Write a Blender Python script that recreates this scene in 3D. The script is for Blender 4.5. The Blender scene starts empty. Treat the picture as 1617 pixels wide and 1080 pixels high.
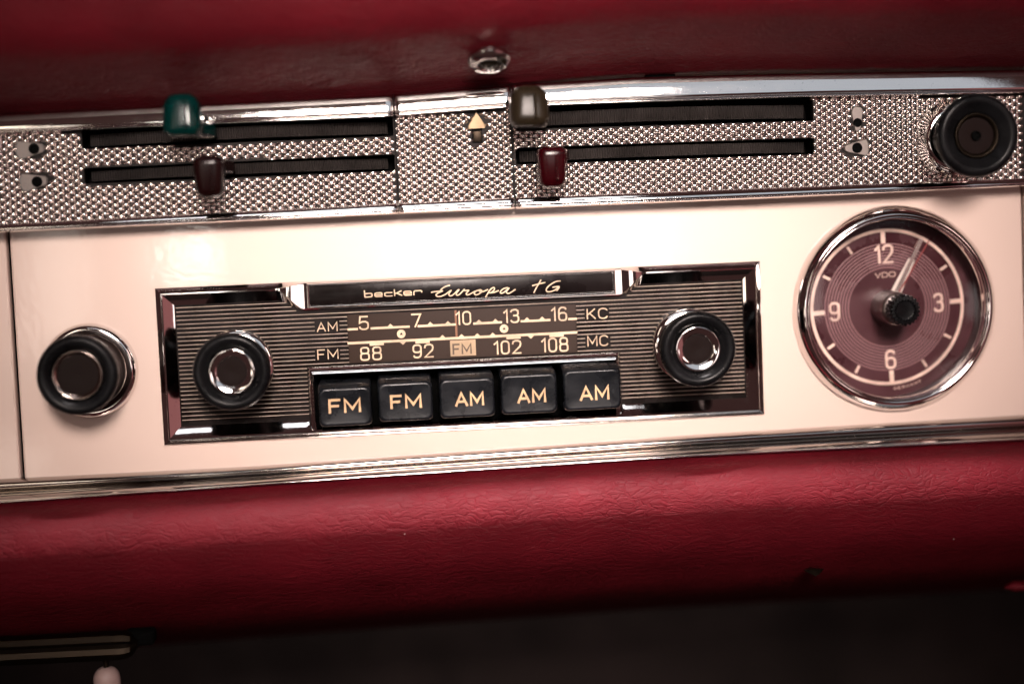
import bpy, bmesh, math, random
from mathutils import Vector, Matrix
random.seed(7)
MM = 0.001
scene = bpy.context.scene
COL = scene.collection

# ------------------------------------------------------------------ camera
F_PX, PW, PH = 2600.0, 1617.0, 1080.0
YAW, PITCH, ROLL = [math.radians(a) for a in (-3.954515, 4.61665804, -2.42568435)]
def _rot():
    cy, sy, cp, sp, cr, sr = (math.cos(YAW), math.sin(YAW), math.cos(PITCH), math.sin(PITCH), math.cos(ROLL), math.sin(ROLL))
    Ry = Matrix(((cy, 0, sy), (0, 1, 0), (-sy, 0, cy)))
    Rx = Matrix(((1, 0, 0), (0, cp, -sp), (0, sp, cp)))
    Rz = Matrix(((cr, -sr, 0), (sr, cr, 0), (0, 0, 1)))
    return Rz @ Rx @ Ry
RM = _rot()
def _bl(v): return Vector((v[0], v[2], -v[1]))
C_R, C_D, C_F = _bl(RM[0]), _bl(RM[1]), _bl(RM[2])
CAM = Vector((-19.4967, -489.5859, 41.9926))        # millimetres, radio centre is the origin
def U(px, py, Y=0.0):
    """photo pixel -> (x, z) in mm on the plane at depth Y (mm)"""
    d = C_F + C_R * ((px - PW / 2) / F_PX) + C_D * ((py - PH / 2) / F_PX)
    t = (Y - CAM.y) / d.y
    p = CAM + d * t
    return p.x, p.z
cam = bpy.data.cameras.new('camera'); camo = bpy.data.objects.new('camera', cam); COL.objects.link(camo)
cam.sensor_width = 36.0; cam.lens = 36.0 * F_PX / PW
cam.clip_start = 0.01; cam.clip_end = 20.0
m3 = Matrix((C_R, -C_D, -C_F)).transposed()
camo.matrix_world = Matrix.Translation(CAM * MM) @ m3.to_4x4()
cam.dof.use_dof = True
cam.dof.focus_distance = 0.4865
cam.dof.aperture_fstop = 2.9
scene.camera = camo

# ------------------------------------------------------------------ light
world = bpy.data.worlds.new('World'); scene.world = world; world.use_nodes = True
bg = world.node_tree.nodes['Background']
bg.inputs[0].default_value = (0.54, 0.25, 0.23, 1); bg.inputs[1].default_value = 0.08
def area(name, loc, target, sx, sy, power, color, spread=180):
    l = bpy.data.lights.new(name, 'AREA'); l.shape = 'RECTANGLE'; l.size = sx * MM; l.size_y = sy * MM
    l.energy = power; l.color = color; l.spread = math.radians(spread)
    o = bpy.data.objects.new(name, l); COL.objects.link(o)
    o.location = Vector(loc) * MM
    d = (Vector(target) - Vector(loc)).normalized()
    o.rotation_euler = d.to_track_quat('-Z', 'Y').to_euler()
    return o
area('daylight_front', (30, -640, 260), (24, 0, 30), 250, 170, 0.43, (1.0, 0.85, 0.78), 25)
area('rear_window', (70, -620, -5), (20, 0, 20), 190, 90, 0.14, (1.0, 0.86, 0.82))
area('daylight_roof', (30, -121, 560), (25, -22, -45), 150, 28, 1.45, (1.0, 0.90, 0.88), 42)
area('daylight_left_window', (-285, -600, 190), (-60, 0, 20), 60, 150, 0.085, (1.0, 0.82, 0.66))
area('daylight_side', (-425, -600, -35), (-60, 0, 0), 100, 70, 0.06, (1.0, 0.84, 0.70))
area('bevel_strip_fill', (-30, -400, 460), (0, 0, 0), 330, 46, 0.15, (0.96, 0.96, 1.0))  # added unseen strip lamp that brightens the lower bevels and button edges
area('left_bevel_fill', (505, -600, -35), (60, 0, 0), 60, 70, 0.025, (1.0, 0.90, 0.86))  # small added lamp, puts a white spot on the left frame bevel
area('sky_window', (225, -600, 300), (60, 0, 20), 330, 340, 0.20, (0.80, 0.90, 1.0))
area('daylight_far_window', (620, -560, 260), (80, 0, 10), 120, 240, 0.38, (1.0, 0.72, 0.66))
area('seat_bounce', (480, -420, -60), (120, 0, 0), 420, 300, 0.10, (1.0, 0.36, 0.36))
area('window_streak', (-238, -600, 0), (-117, 0, 20), 36, 100, 0.05, (1.0, 0.88, 0.76))
area('window_glint', (-152, -600, 17), (-79, 0, 31), 30, 26, 0.04, (1.0, 0.92, 0.84))
area('window_low', (-290, -600, -115), (-137, 0, -28), 80, 40, 0.035, (1.0, 0.84, 0.70))
scene.view_settings.view_transform = 'Standard'
scene.view_settings.look = 'None'
scene.view_settings.exposure = 0.0
scene.view_settings.gamma = 1.0
scene.cycles.use_denoising = True
scene.cycles.max_bounces = 8
scene.cycles.caustics_reflective = False
scene.cycles.caustics_refractive = False

# ------------------------------------------------------------------ materials
def mat(name, color, rough=0.5, metal=0.0, coat=0.0, trans=0.0, ior=1.5, spec=0.5):
    m = bpy.data.materials.new(name); m.use_nodes = True
    b = m.node_tree.nodes['Principled BSDF']
    b.inputs['Base Color'].default_value = (*color, 1); b.inputs['Roughness'].default_value = rough
    b.inputs['Metallic'].default_value = metal; b.inputs['Coat Weight'].default_value = coat
    b.inputs['Coat Roughness'].default_value = 0.05
    b.inputs['Transmission Weight'].default_value = trans; b.inputs['IOR'].default_value = ior
    b.inputs['Specular IOR Level'].default_value = spec
    return m
def nd(m, t, **kw):
    n = m.node_tree.nodes.new(t)
    for k, v in kw.items():
        if k in n.inputs: n.inputs[k].default_value = v
        else: setattr(n, k, v)
    return n
def ln(m, a, b): m.node_tree.links.new(a, b)
def bsdf(m): return m.node_tree.nodes['Principled BSDF']
def coords(m, scale=(1, 1, 1), rot=(0, 0, 0)):
    tc = nd(m, 'ShaderNodeTexCoord'); mp = nd(m, 'ShaderNodeMapping')
    mp.inputs['Scale'].default_value = scale; mp.inputs['Rotation'].default_value = rot
    ln(m, tc.outputs['Object'], mp.inputs['Vector']); return mp.outputs['Vector']
def ramp(m, src, stops):
    r = nd(m, 'ShaderNodeValToRGB'); e = r.color_ramp.elements
    while len(e) < len(stops): e.new(0.5)
    for k, (p, c) in enumerate(stops):
        e[k].position = p; e[k].color = (c, c, c, 1) if not isinstance(c, tuple) else (*c, 1)
    ln(m, src, r.inputs['Fac']); return r.outputs['Color']
def bump(m, h, strength, dist, prev=None, into='Normal'):
    b = nd(m, 'ShaderNodeBump', Strength=strength, Distance=dist)
    ln(m, h, b.inputs['Height'])
    if prev is not None: ln(m, prev, b.inputs['Normal'])
    ln(m, b.outputs['Normal'], bsdf(m).inputs[into]); return b.outputs['Normal']
def mathn(m, op, a, b=None, v=None):
    n = nd(m, 'ShaderNodeMath', operation=op)
    ln(m, a, n.inputs[0])
    if b is not None: ln(m, b, n.inputs[1])
    if v is not None: n.inputs[1].default_value = v
    return n.outputs[0]

def chrome(name, color=(0.82, 0.79, 0.77), rough=0.05, pit=0.5):
    m = mat(name, color, rough, 1.0)
    v = coords(m)
    n1 = nd(m, 'ShaderNodeTexNoise', Scale=60.0, Detail=2.0); ln(m, v, n1.inputs['Vector'])
    n2 = nd(m, 'ShaderNodeTexNoise', Scale=1400.0, Detail=3.0); ln(m, v, n2.inputs['Vector'])
    p = bump(m, n1.outputs['Fac'], 0.03, 0.002)
    bump(m, n2.outputs['Fac'], 0.02 * pit, 0.0003, p)
    n3 = nd(m, 'ShaderNodeTexNoise', Scale=220.0, Detail=6.0, Roughness=0.7); ln(m, v, n3.inputs['Vector'])
    r = ramp(m, n3.outputs['Fac'], [(0.5, rough), (0.8, rough + 0.12 * pit)])
    ln(m, r, bsdf(m).inputs['Roughness'])
    n4 = nd(m, 'ShaderNodeTexNoise', Scale=900.0, Detail=2.0); ln(m, v, n4.inputs['Vector'])
    c = ramp(m, n4.outputs['Fac'], [(0.66, color), (0.78, tuple(x * (1 - 0.35 * min(1.5, pit)) for x in color))])
    ln(m, c, bsdf(m).inputs['Base Color'])
    return m
M_CHROME = chrome('chrome')
M_CHROME_WORN = chrome('worn_chrome', (0.74, 0.72, 0.70), 0.10, 1.2)
M_KNURL = mat('knurled_chrome', (0.96, 0.88, 0.84), 0.10, 1.0)
M_GAPDARK = mat('gap_shade_plate', (0.010, 0.007, 0.006), 0.6, 0.0, spec=0.15)  # near-black plate colour puts shade into the gaps between the bosses
M_MOULD = chrome('dulled_chrome', (0.50, 0.46, 0.43), 0.07, 0.5)
M_DULL = chrome('dull_ring', (0.34, 0.28, 0.25), 0.16, 1.0)
M_BRASS = chrome('tarnished_brass', (0.024, 0.018, 0.013), 0.45, 1.0)
M_ICON = chrome('pitted_metal', (0.16, 0.14, 0.13), 0.5, 1.6)
M_ARROW = chrome('pale_pitted_metal', (0.26, 0.19, 0.12), 0.55, 1.6)

def leather(name, col, rot=0.5):
    m = mat(name, col, 0.42, spec=0.10)
    v = coords(m, (1, 1, 1))
    dn = nd(m, 'ShaderNodeTexNoise', Scale=90.0, Detail=3.0); ln(m, v, dn.inputs['Vector'])
    mx = nd(m, 'ShaderNodeVectorMath', operation='SCALE'); mx.inputs['Scale'].default_value = 0.007
    ln(m, dn.outputs['Color'], mx.inputs[0])
    ad = nd(m, 'ShaderNodeVectorMath', operation='ADD'); ln(m, v, ad.inputs[0]); ln(m, mx.outputs[0], ad.inputs[1])
    mp = nd(m, 'ShaderNodeMapping'); mp.inputs['Rotation'].default_value = (0, rot, 0); mp.inputs['Scale'].default_value = (0.36, 0.8, 1.2)
    ln(m, ad.outputs[0], mp.inputs['Vector'])
    vo = nd(m, 'ShaderNodeTexVoronoi', feature='DISTANCE_TO_EDGE', Scale=640.0); ln(m, mp.outputs['Vector'], vo.inputs['Vector'])
    cr = ramp(m, vo.outputs['Distance'], [(0.0, 0.0), (0.10, 0.8), (0.4, 1.0)])
    vo2 = nd(m, 'ShaderNodeTexVoronoi', feature='DISTANCE_TO_EDGE', Scale=1900.0); ln(m, mp.outputs['Vector'], vo2.inputs['Vector'])
    cr2 = ramp(m, vo2.outputs['Distance'], [(0.0, 0.0), (0.2, 1.0)])
    wn = nd(m, 'ShaderNodeTexNoise', Scale=520.0, Detail=6.0, Roughness=0.65); ln(m, mp.outputs['Vector'], wn.inputs['Vector'])
    big = nd(m, 'ShaderNodeTexNoise', Scale=26.0, Detail=3.0); ln(m, v, big.inputs['Vector'])
    msk = ramp(m, big.outputs['Fac'], [(0.38, 0.1), (0.62, 1.0)])
    crm = mathn(m, 'MULTIPLY', cr, msk)
    p = bump(m, wn.outputs['Fac'], 0.45, 0.0011)
    p = bump(m, crm, 0.36, 0.0005, p)
    p = bump(m, cr2, 0.12, 0.0002, p)
    cn = nd(m, 'ShaderNodeTexNoise', Scale=40.0, Detail=4.0); ln(m, v, cn.inputs['Vector'])
    cc = ramp(m, cn.outputs['Fac'], [(0.3, tuple(x * 0.82 for x in col)), (0.7, tuple(min(1, x * 1.15) for x in col))])
    sp = nd(m, 'ShaderNodeTexVoronoi', Scale=120.0); ln(m, v, sp.inputs['Vector'])
    kp = nd(m, 'ShaderNodeTexWhiteNoise'); ln(m, sp.outputs['Position'], kp.inputs['Vector'])
    k = mathn(m, 'MULTIPLY', mathn(m, 'LESS_THAN', sp.outputs['Distance'], v=0.03), mathn(m, 'GREATER_THAN', kp.outputs['Value'], v=0.90))
    mix = nd(m, 'ShaderNodeMix', data_type='RGBA'); ln(m, k, mix.inputs[0]); ln(m, cc, mix.inputs[6]); mix.inputs[7].default_value = (0.55, 0.45, 0.42, 1)
    ln(m, mix.outputs[2], bsdf(m).inputs['Base Color'])
    rr = ramp(m, wn.outputs['Fac'], [(0.3, 0.44), (0.7, 0.62)])
    ln(m, rr, bsdf(m).inputs['Roughness'])
    return m
M_LEATHER = leather('red_leather', (0.084, 0.0043, 0.0084), 0.45)

def paint(name, col):
    m = mat(name, col, 0.38, coat=0.8)
    bsdf(m).inputs['Coat Roughness'].default_value = 0.06
    v = coords(m)
    n1 = nd(m, 'ShaderNodeTexNoise', Scale=430.0, Detail=2.0); ln(m, v, n1.inputs['Vector'])
    n2 = nd(m, 'ShaderNodeTexNoise', Scale=30.0, Detail=1.0); ln(m, v, n2.inputs['Vector'])
    p = bump(m, n2.outputs['Fac'], 0.10, 0.003, None, 'Coat Normal')
    bump(m, n1.outputs['Fac'], 0.12, 0.00035, p, 'Coat Normal')
    sp = nd(m, 'ShaderNodeTexVoronoi', Scale=95.0); ln(m, v, sp.inputs['Vector'])
    keep = nd(m, 'ShaderNodeTexNoise', Scale=33.0, Detail=1.0); ln(m, v, keep.inputs['Vector'])
    k1 = mathn(m, 'LESS_THAN', sp.outputs['Distance'], v=0.045)
    k2 = mathn(m, 'GREATER_THAN', keep.outputs['Fac'], v=0.60)
    k = mathn(m, 'MULTIPLY', k1, k2)
    big = nd(m, 'ShaderNodeTexNoise', Scale=12.0, Detail=4.0); ln(m, v, big.inputs['Vector'])
    cc = ramp(m, big.outputs['Fac'], [(0.3, tuple(x * 0.95 for x in col)), (0.7, col)])
    mix = nd(m, 'ShaderNodeMix', data_type='RGBA'); ln(m, k, mix.inputs[0]); ln(m, cc, mix.inputs[6])
    mix.inputs[7].default_value = (0.12, 0.08, 0.06, 1)
    ln(m, mix.outputs[2], bsdf(m).inputs['Base Color'])
    return m
M_CREAM = paint('cream_lacquer', (0.69, 0.535, 0.465))

def plastic(name, col, rough, coat=0.0, grain=0.3, gs=500.0, spec=0.5):
    m = mat(name, col, rough, coat=coat, spec=spec)
    v = coords(m)
    n = nd(m, 'ShaderNodeTexNoise', Scale=gs, Detail=4.0); ln(m, v, n.inputs['Vector'])
    n2 = nd(m, 'ShaderNodeTexNoise', Scale=gs * 0.25, Detail=4.0); ln(m, v, n2.inputs['Vector'])
    bump(m, n.outputs['Fac'], grain, 0.0003)
    r = ramp(m, n2.outputs['Fac'], [(0.3, max(0.04, rough - 0.08)), (0.7, rough + 0.14)])
    ln(m, r, bsdf(m).inputs['Roughness'])
    c = ramp(m, n2.outputs['Fac'], [(0.35, tuple(x * 0.7 for x in col)), (0.7, tuple(x * 1.3 for x in col))])
    ln(m, c, bsdf(m).inputs['Base Color'])
    return m
M_RUBBER = plastic('black_bakelite', (0.0045, 0.0045, 0.005), 0.26, 0.0, 0.10, spec=0.10)
M_KEY = plastic('key_plastic', (0.006, 0.007, 0.009), 0.26, 0.0, 0.15, spec=0.22)
M_CAP = mat('dark_cap', (0.007, 0.0035, 0.003), 0.30, spec=0.10)
M_BLACK = mat('black_void', (0.002, 0.002, 0.002), 0.9, spec=0.03)
M_BAND = plastic('ribbed_black', (0.016, 0.013, 0.012), 0.42, 0.0, 0.0, spec=0.3)
M_FACE = plastic('radio_face', (0.009, 0.0065, 0.006), 0.26, 0.0, 0.0, 300.0, spec=0.10)
M_DIAL = mat('dial_glass_brown', (0.030, 0.018, 0.013), 0.20, spec=0.3)
M_NAME = plastic('nameplate_black', (0.007, 0.005, 0.005), 0.24, 0.0, 0.0, spec=0.12)
M_PRINT = plastic('cream_print', (0.60, 0.44, 0.30), 0.5, 0.0, 0.1)
M_PRINT_LINE = plastic('tan_line_print', (0.40, 0.31, 0.25), 0.5, 0.0, 0.0, spec=0.2)
M_AMBER = plastic('amber_key_print', (0.58, 0.37, 0.20), 0.5, 0.0, 0.1)
M_FLAG = plastic('cream_flag', (0.42, 0.29, 0.17), 0.5, 0.0, 0.2, 250.0)
M_FLAGTXT = mat('brown_flag_print', (0.06, 0.035, 0.02), 0.6)
M_POINTER = mat('orange_pointer', (0.17, 0.06, 0.02), 0.45)
M_CLOCK = plastic('clock_dial_maroon', (0.050, 0.011, 0.016), 0.28, 0.0, 0.05, 300.0)
M_CLKRING = mat('clock_fine_line', (0.34, 0.19, 0.20), 0.5)
M_CLKPRT = plastic('clock_print', (0.82, 0.62, 0.52), 0.5, 0.0, 0.1)
M_RED = mat('red_hand', (0.22, 0.02, 0.02), 0.4)
M_STEEL = mat('steel_hand', (0.70, 0.66, 0.62), 0.25, 1.0)
M_HANDW = mat('white_hand', (0.82, 0.74, 0.66), 0.45)
M_INNER = mat('clock_inner_wall', (0.05, 0.022, 0.024), 0.4)
M_GREEN = mat('green_translucent_plastic', (0.0, 0.020, 0.018), 0.18, trans=0.3, spec=0.3, ior=1.45)
M_WINE = mat('wine_translucent_plastic', (0.007, 0.0016, 0.0016), 0.24, trans=0.05, spec=0.25, ior=1.45)
M_RUBY = mat('ruby_translucent_plastic', (0.020, 0.0005, 0.0015), 0.20, trans=0.25, spec=0.25, ior=1.45)
M_UMBER = mat('umber_plastic', (0.013, 0.009, 0.005), 0.32, spec=0.18)
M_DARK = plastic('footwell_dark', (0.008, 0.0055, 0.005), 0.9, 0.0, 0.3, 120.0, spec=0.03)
M_WHITEK = mat('ivory_knob', (0.36, 0.25, 0.23), 0.45)
def glass():
    m = bpy.data.materials.new('clock_crystal'); m.use_nodes = True; t = m.node_tree; t.nodes.clear()
    o = t.nodes.new('ShaderNodeOutputMaterial'); mx = t.nodes.new('ShaderNodeMixShader')
    tr = t.nodes.new('ShaderNodeBsdfTransparent'); gl = t.nodes.new('ShaderNodeBsdfGlossy'); fr = t.nodes.new('ShaderNodeFresnel')
    tr.inputs[0].default_value = (0.97, 0.94, 0.94, 1); gl.inputs['Roughness'].default_value = 0.04; fr.inputs[0].default_value = 1.5
    t.links.new(fr.outputs[0], mx.inputs[0]); t.links.new(tr.outputs[0], mx.inputs[1]); t.links.new(gl.outputs[0], mx.inputs[2])
    t.links.new(mx.outputs[0], o.inputs[0]); return m
M_GLASS = glass()

# ------------------------------------------------------------------ mesh helpers (all coordinates in mm, world)
ORIG = {}
class MB:
    def __init__(s): s.v = []; s.f = []
    def add(s, V, Fs):
        n = len(s.v); s.v += [tuple(p) for p in V]; s.f += [tuple(i + n for i in f) for f in Fs]; return s
    def quad(s, a, b, c, d): return s.add([a, b, c, d], [(0, 1, 2, 3)])
    def box(s, x0, x1, y0, y1, z0, z1):
        return s.add([(x0, y0, z0), (x1, y0, z0), (x1, y1, z0), (x0, y1, z0), (x0, y0, z1), (x1, y0, z1), (x1, y1, z1), (x0, y1, z1)],
                     [(0, 1, 5, 4), (1, 2, 6, 5), (2, 3, 7, 6), (3, 0, 4, 7), (4, 5, 6, 7), (3, 2, 1, 0)])
    def slab(s, x0, x1, y0, y1, zb0, zb1, zt0, zt1):      # box whose bottom and top slope with x
        return s.add([(x0, y0, zb0), (x1, y0, zb1), (x1, y1, zb1), (x0, y1, zb0), (x0, y0, zt0), (x1, y0, zt1), (x1, y1, zt1), (x0, y1, zt0)],
                     [(0, 1, 5, 4), (1, 2, 6, 5), (2, 3, 7, 6), (3, 0, 4, 7), (4, 5, 6, 7), (3, 2, 1, 0)])
    def grid(s, rows, close=False):
        n = len(s.v); w = len(rows[0])
        for r in rows: s.v += [tuple(p) for p in r]
        m = len(rows)
        for i in range(m - 1):
            for j in range(w - (0 if close else 1)):
                j2 = (j + 1) % w
                s.f.append((n + i * w + j, n + i * w + j2, n + (i + 1) * w + j2, n + (i + 1) * w + j))
        return s
    def lathe(s, cx, cz, prof, n=64, caps=True, rib=None):
        rows = []
        for (r, y) in prof:
            row = []
            for k in range(n):
                a = 2 * math.pi * k / n
                rr = r if rib is None else rib(r, y, k)
                row.append((cx + rr * math.cos(a), y, cz + rr * math.sin(a)))
            rows.append(row)
        s.grid(rows, True)
        return s
    def bm(s, b):
        b.verts.ensure_lookup_table(); b.verts.index_update()
        return s.add([v.co[:] for v in b.verts], [[v.index for v in f.verts] for f in b.faces])
    def build(s, name, material, parent=None, sharp=38.0, kind=None, origin=None):
        o0 = Vector(origin) if origin is not None else (ORIG[parent.name] if parent is not None else Vector((0, 0, 0)))
        me = bpy.data.meshes.new(name)
        me.from_pydata([((p[0] - o0.x) * MM, (p[1] - o0.y) * MM, (p[2] - o0.z) * MM) for p in s.v], [], s.f)
        b = bmesh.new(); b.from_mesh(me)
        bmesh.ops.recalc_face_normals(b, faces=b.faces)
        lim = math.radians(sharp)
        for f in b.faces: f.smooth = True
        for e in b.edges:
            if len(e.link_faces) == 2 and e.calc_face_angle(0) > lim: e.smooth = False
        b.to_mesh(me); b.free()
        me.materials.append(material)
        o = bpy.data.objects.new(name, me); COL.objects.link(o)
        if parent is not None: o.parent = parent
        else: o.location = o0 * MM
        ORIG[o.name] = o0
        if kind: o['kind'] = kind
        return o
def thing(name, origin, label, cat, group=None):
    o = bpy.data.objects.new(name, None); COL.objects.link(o); o.empty_display_size = 0.005
    o.location = Vector(origin) * MM; ORIG[o.name] = Vector(origin)
    tag(o, label, cat, group); return o
def tag(o, label, cat=None, group=None):
    o['label'] = label
    if cat: o['category'] = cat
    if group: o['group'] = group
    return o
def rbox(cx, cy, cz, sx, sy, sz, r, seg=4, taper=None, rot=None):
    b = bmesh.new(); bmesh.ops.create_cube(b, size=1.0)
    for v in b.verts:
        v.co = Vector((v.co.x * sx, v.co.y * sy, v.co.z * sz))
        if taper: v.co = taper(v.co)
    if r > 0: bmesh.ops.bevel(b, geom=list(b.edges), offset=r, segments=seg, profile=0.5, affect='EDGES', clamp_overlap=True)
    mt = Matrix.Translation((cx, cy, cz)) @ (rot.to_4x4() if rot else Matrix.Identity(4))
    bmesh.ops.transform(b, matrix=mt, verts=b.verts)
    m = MB().bm(b); b.free(); return m
def crom(P, n):
    out = []
    for i in range(len(P) - 1):
        p0 = P[max(i - 1, 0)]; p1 = P[i]; p2 = P[i + 1]; p3 = P[min(i + 2, len(P) - 1)]
        for k in range(n):
            t = k / n
            out.append(tuple(0.5 * (2 * b + (c - a) * t + (2 * a - 5 * b + 4 * c - d) * t * t + (3 * b - a - 3 * c + d) * t ** 3) for a, b, c, d in zip(p0, p1, p2, p3)))
    out.append(tuple(P[-1])); return out
def lerp_list(L, x):
    if x <= L[0][0]: a, b = L[0], L[1]
    elif x >= L[-1][0]: a, b = L[-2], L[-1]
    else:
        for a, b in zip(L, L[1:]):
            if a[0] <= x <= b[0]: break
    return a[1] + (b[1] - a[1]) * (x - a[0]) / (b[0] - a[0])
def px_line(pts, Y):
    """pixel polyline -> list of (x, z) in mm at depth Y"""
    return [U(a, b, Y) for a, b in pts]
def smooth_line(L, x):          # smoothed version of the polyline height
    return sum(lerp_list(L, x + d) * w for d, w in ((-16, .1), (-8, .2), (0, .4), (8, .2), (16, .1)))
# ---- stroke lettering
_RC = 0
def ribbon(mb, pts, w, Y, closed=False):
    P = [Vector((p[0], p[1])) for p in pts]
    if closed: P = P + [P[0]]
    n = len(P); L = []; Rr = []
    for i in range(n):
        if closed and i in (0, n - 1): a, b, c = P[n - 2], P[0], P[1]
        else: a, b, c = P[max(i - 1, 0)], P[i], P[min(i + 1, n - 1)]
        d1 = (b - a); d2 = (c - b)
        if d1.length < 1e-6: d1 = d2
        if d2.length < 1e-6: d2 = d1
        d1 = d1.normalized(); d2 = d2.normalized()
        t = d1 + d2
        if t.length < 1e-4: t = d1
        t = t.normalized(); nrm = Vector((-t.y, t.x))
        k = min(1.8, 1.0 / max(0.35, nrm.dot(Vector((-d1.y, d1.x)))))
        e = Vector((0, 0))
        if not closed and i == 0: e = -d1 * w * 0.25
        if not closed and i == n - 1: e = d2 * w * 0.25
        L.append(b + nrm * (w / 2 * k) + e); Rr.append(b - nrm * (w / 2 * k) + e)
    global _RC
    _RC = (_RC + 1) % 6; Y = Y - .005 * _RC
    th = 0.07
    mb.grid([[(p.x, Y + th, p.y) for p in L], [(p.x, Y, p.y) for p in L], [(p.x, Y, p.y) for p in Rr], [(p.x, Y + th, p.y) for p in Rr]])
def arc(cx, cy, rx, ry, a0, a1, n=10):
    return [(cx + rx * math.cos(math.radians(a0 + (a1 - a0) * k / n)), cy + ry * math.sin(math.radians(a0 + (a1 - a0) * k / n))) for k in range(n + 1)]
def rrect(x0, x1, y0, y1, rx, ry):
    return arc(x1 - rx, y1 - ry, rx, ry, 0, 90, 6) + arc(x0 + rx, y1 - ry, rx, ry, 90, 180, 6) + arc(x0 + rx, y0 + ry, rx, ry, 180, 270, 6) + arc(x1 - rx, y0 + ry, rx, ry, 270, 360, 6)
G = {   # unit glyphs: (advance width as fraction of height, [polylines], closed flags by repeating first point)
 'A': (0.80, [[(0, 0), (.5, 1), (1, 0)], [(.18, .32), (.82, .32)]]),
 'M': (0.86, [[(0, 0), (0, 1), (.5, .25), (1, 1), (1, 0)]]),
 'F': (0.60, [[(0, 0), (0, 1), (1, 1)], [(0, .52), (.85, .52)]]),
 'K': (0.70, [[(0, 0), (0, 1)], [(.95, 1), (.05, .42)], [(.3, .56), (1, 0)]]),
 'C': (0.74, [[(1, .82), (.86, .95), (.65, 1), (.35, 1), (.1, .9), (0, .7), (0, .3), (.1, .1), (.35, 0), (.65, 0), (.86, .05), (1, .18)]]),
 'V': (0.95, [[(0, 1), (.5, 0), (1, 1)]]),
 'D': (1.05, [[(0, 0), (0, 1), (.7, 1), (.93, .85), (1, .5), (.93, .15), (.7, 0), (0, 0)]]),
 'O': (1.10, [rrect(0, 1, 0, 1, .35, .4) + [(1, .6)]]),
 'G': (0.8, [[(1, .82), (.7, 1), (.3, 1), (0, .7), (0, .3), (.3, 0), (.7, 0), (1, .2), (1, .48), (.6, .48)]]),
 'E': (0.6, [[(1, 0), (0, 0), (0, 1), (1, 1)], [(0, .5), (.85, .5)]]),
 'R': (0.7, [[(0, 0), (0, 1), (.7, 1), (1, .85), (1, .65), (.7, .5), (0, .5)], [(.55, .5), (1, 0)]]),
 'N': (0.75, [[(0, 0), (0, 1), (1, 0), (1, 1)]]),
 'Y': (0.8, [[(0, 1), (.5, .5), (1, 1)], [(.5, .5), (.5, 0)]]),
 '0': (0.58, [rrect(0, 1, 0, 1, .42, .25) + [(1, .75)]]),
 '1': (0.26, [[(0, .78), (.95, 1), (.95, 0)]]),
 '2': (0.62, [[(0, .76), (.06, .92), (.3, 1), (.7, 1), (.94, .92), (1, .76), (.92, .55), (0, 0), (1, 0)]]),
 '3': (0.60, [[(0, .84), (.15, .96), (.4, 1), (.7, 1), (.95, .9), (.97, .68), (.8, .55), (.35, .53)], [(.8, .55), (1, .4), (1, .14), (.8, .02), (.4, 0), (.15, .04), (0, .16)]]),
 '5': (0.62, [[(.95, 1), (.08, 1), (0, .50), (.3, .60), (.7, .60), (.95, .5), (1, .3), (.95, .1), (.7, 0), (.3, 0), (.06, .08), (0, .2)]]),
 '6': (0.58, [[(.95, .86), (.85, .96), (.6, 1), (.35, 1), (.08, .9), (0, .7), (0, .28)], rrect(0, 1, 0, .58, .38, .2) + [(1, .38)]]),
 '7': (0.66, [[(0, 1), (1, 1), (.35, 0)]]),
 '8': (0.60, [rrect(.04, .96, .53, 1, .34, .16) + [(.96, .84)], rrect(0, 1, 0, .53, .36, .17) + [(1, .36)]]),
}
G['9'] = (0.58, [[(1 - x, 1 - y) for x, y in pl] for pl in G['6'][1]])
def text(mb, s, cx, cz, width, h, sw, Y, ang=0.0):
    """stroke text centred at (cx, cz), overall width and cap height in mm"""
    gap = 0.30
    adv = [G[c][0] * h for c in s]
    tot = sum(adv) + gap * h * (len(s) - 1)
    k = width / tot
    x = -width / 2; ca, sa = math.cos(ang), math.sin(ang)
    for c, a in zip(s, adv):
        for pl in G[c][1]:
            q = []
            for (u, v) in pl:
                lx = x + u * a * k; lz = (v - 0.5) * h
                q.append((cx + lx * ca - lz * sa, cz + lx * sa + lz * ca))
            ribbon(mb, q, sw, Y)
        x += (a + gap * h) * k
def text_px(mb, s, x0, x1, y0, y1, sw, Y):
    """text whose pixel box in the photo is x0..x1, y0..y1 (y includes the slope of the line)"""
    a = U((x0 + x1) / 2, (y0 + y1) / 2, Y); l = U(x0, (y0 + y1) / 2, Y); r = U(x1, (y0 + y1) / 2, Y)
    t = U((x0 + x1) / 2, y0, Y); b = U((x0 + x1) / 2, y1, Y)
    slope = abs(x1 - x0) * 0.047 / 5.3
    text(mb, s, a[0], a[1], r[0] - l[0] - sw, (t[1] - b[1]) - slope - sw, sw, Y)

_a, _b = U(1401, 485.5, 6.5), U(1415, 487, -2.5)
CLK = (.5 * (_a[0] + _b[0]), .5 * (_a[1] + _b[1]))       # clock axis
XL, XR = -215.0, 215.0        # how far the dashboard runs past the frame

# ================================================================== SETTING
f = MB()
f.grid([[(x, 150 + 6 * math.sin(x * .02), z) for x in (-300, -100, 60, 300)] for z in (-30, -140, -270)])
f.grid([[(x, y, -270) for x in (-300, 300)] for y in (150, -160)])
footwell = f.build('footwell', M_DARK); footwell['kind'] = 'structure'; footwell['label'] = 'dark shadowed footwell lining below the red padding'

# lines shared by several pieces
RAIL_TOP = px_line([(0, 757), (420, 736), (500, 729), (1000, 694), (1100, 687), (1617, 656)], -1)
RAIL_BOT = px_line([(0, 792), (420, 763), (500, 757), (1000, 724), (1100, 718), (1617, 693)], -3)
HS_Y = -5.0                                       # front plane of the heater strip plates
HB_BOT = px_line([(0, 369), (420, 350), (625, 340), (812, 332), (1200, 316), (1617, 296)], -1)

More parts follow.
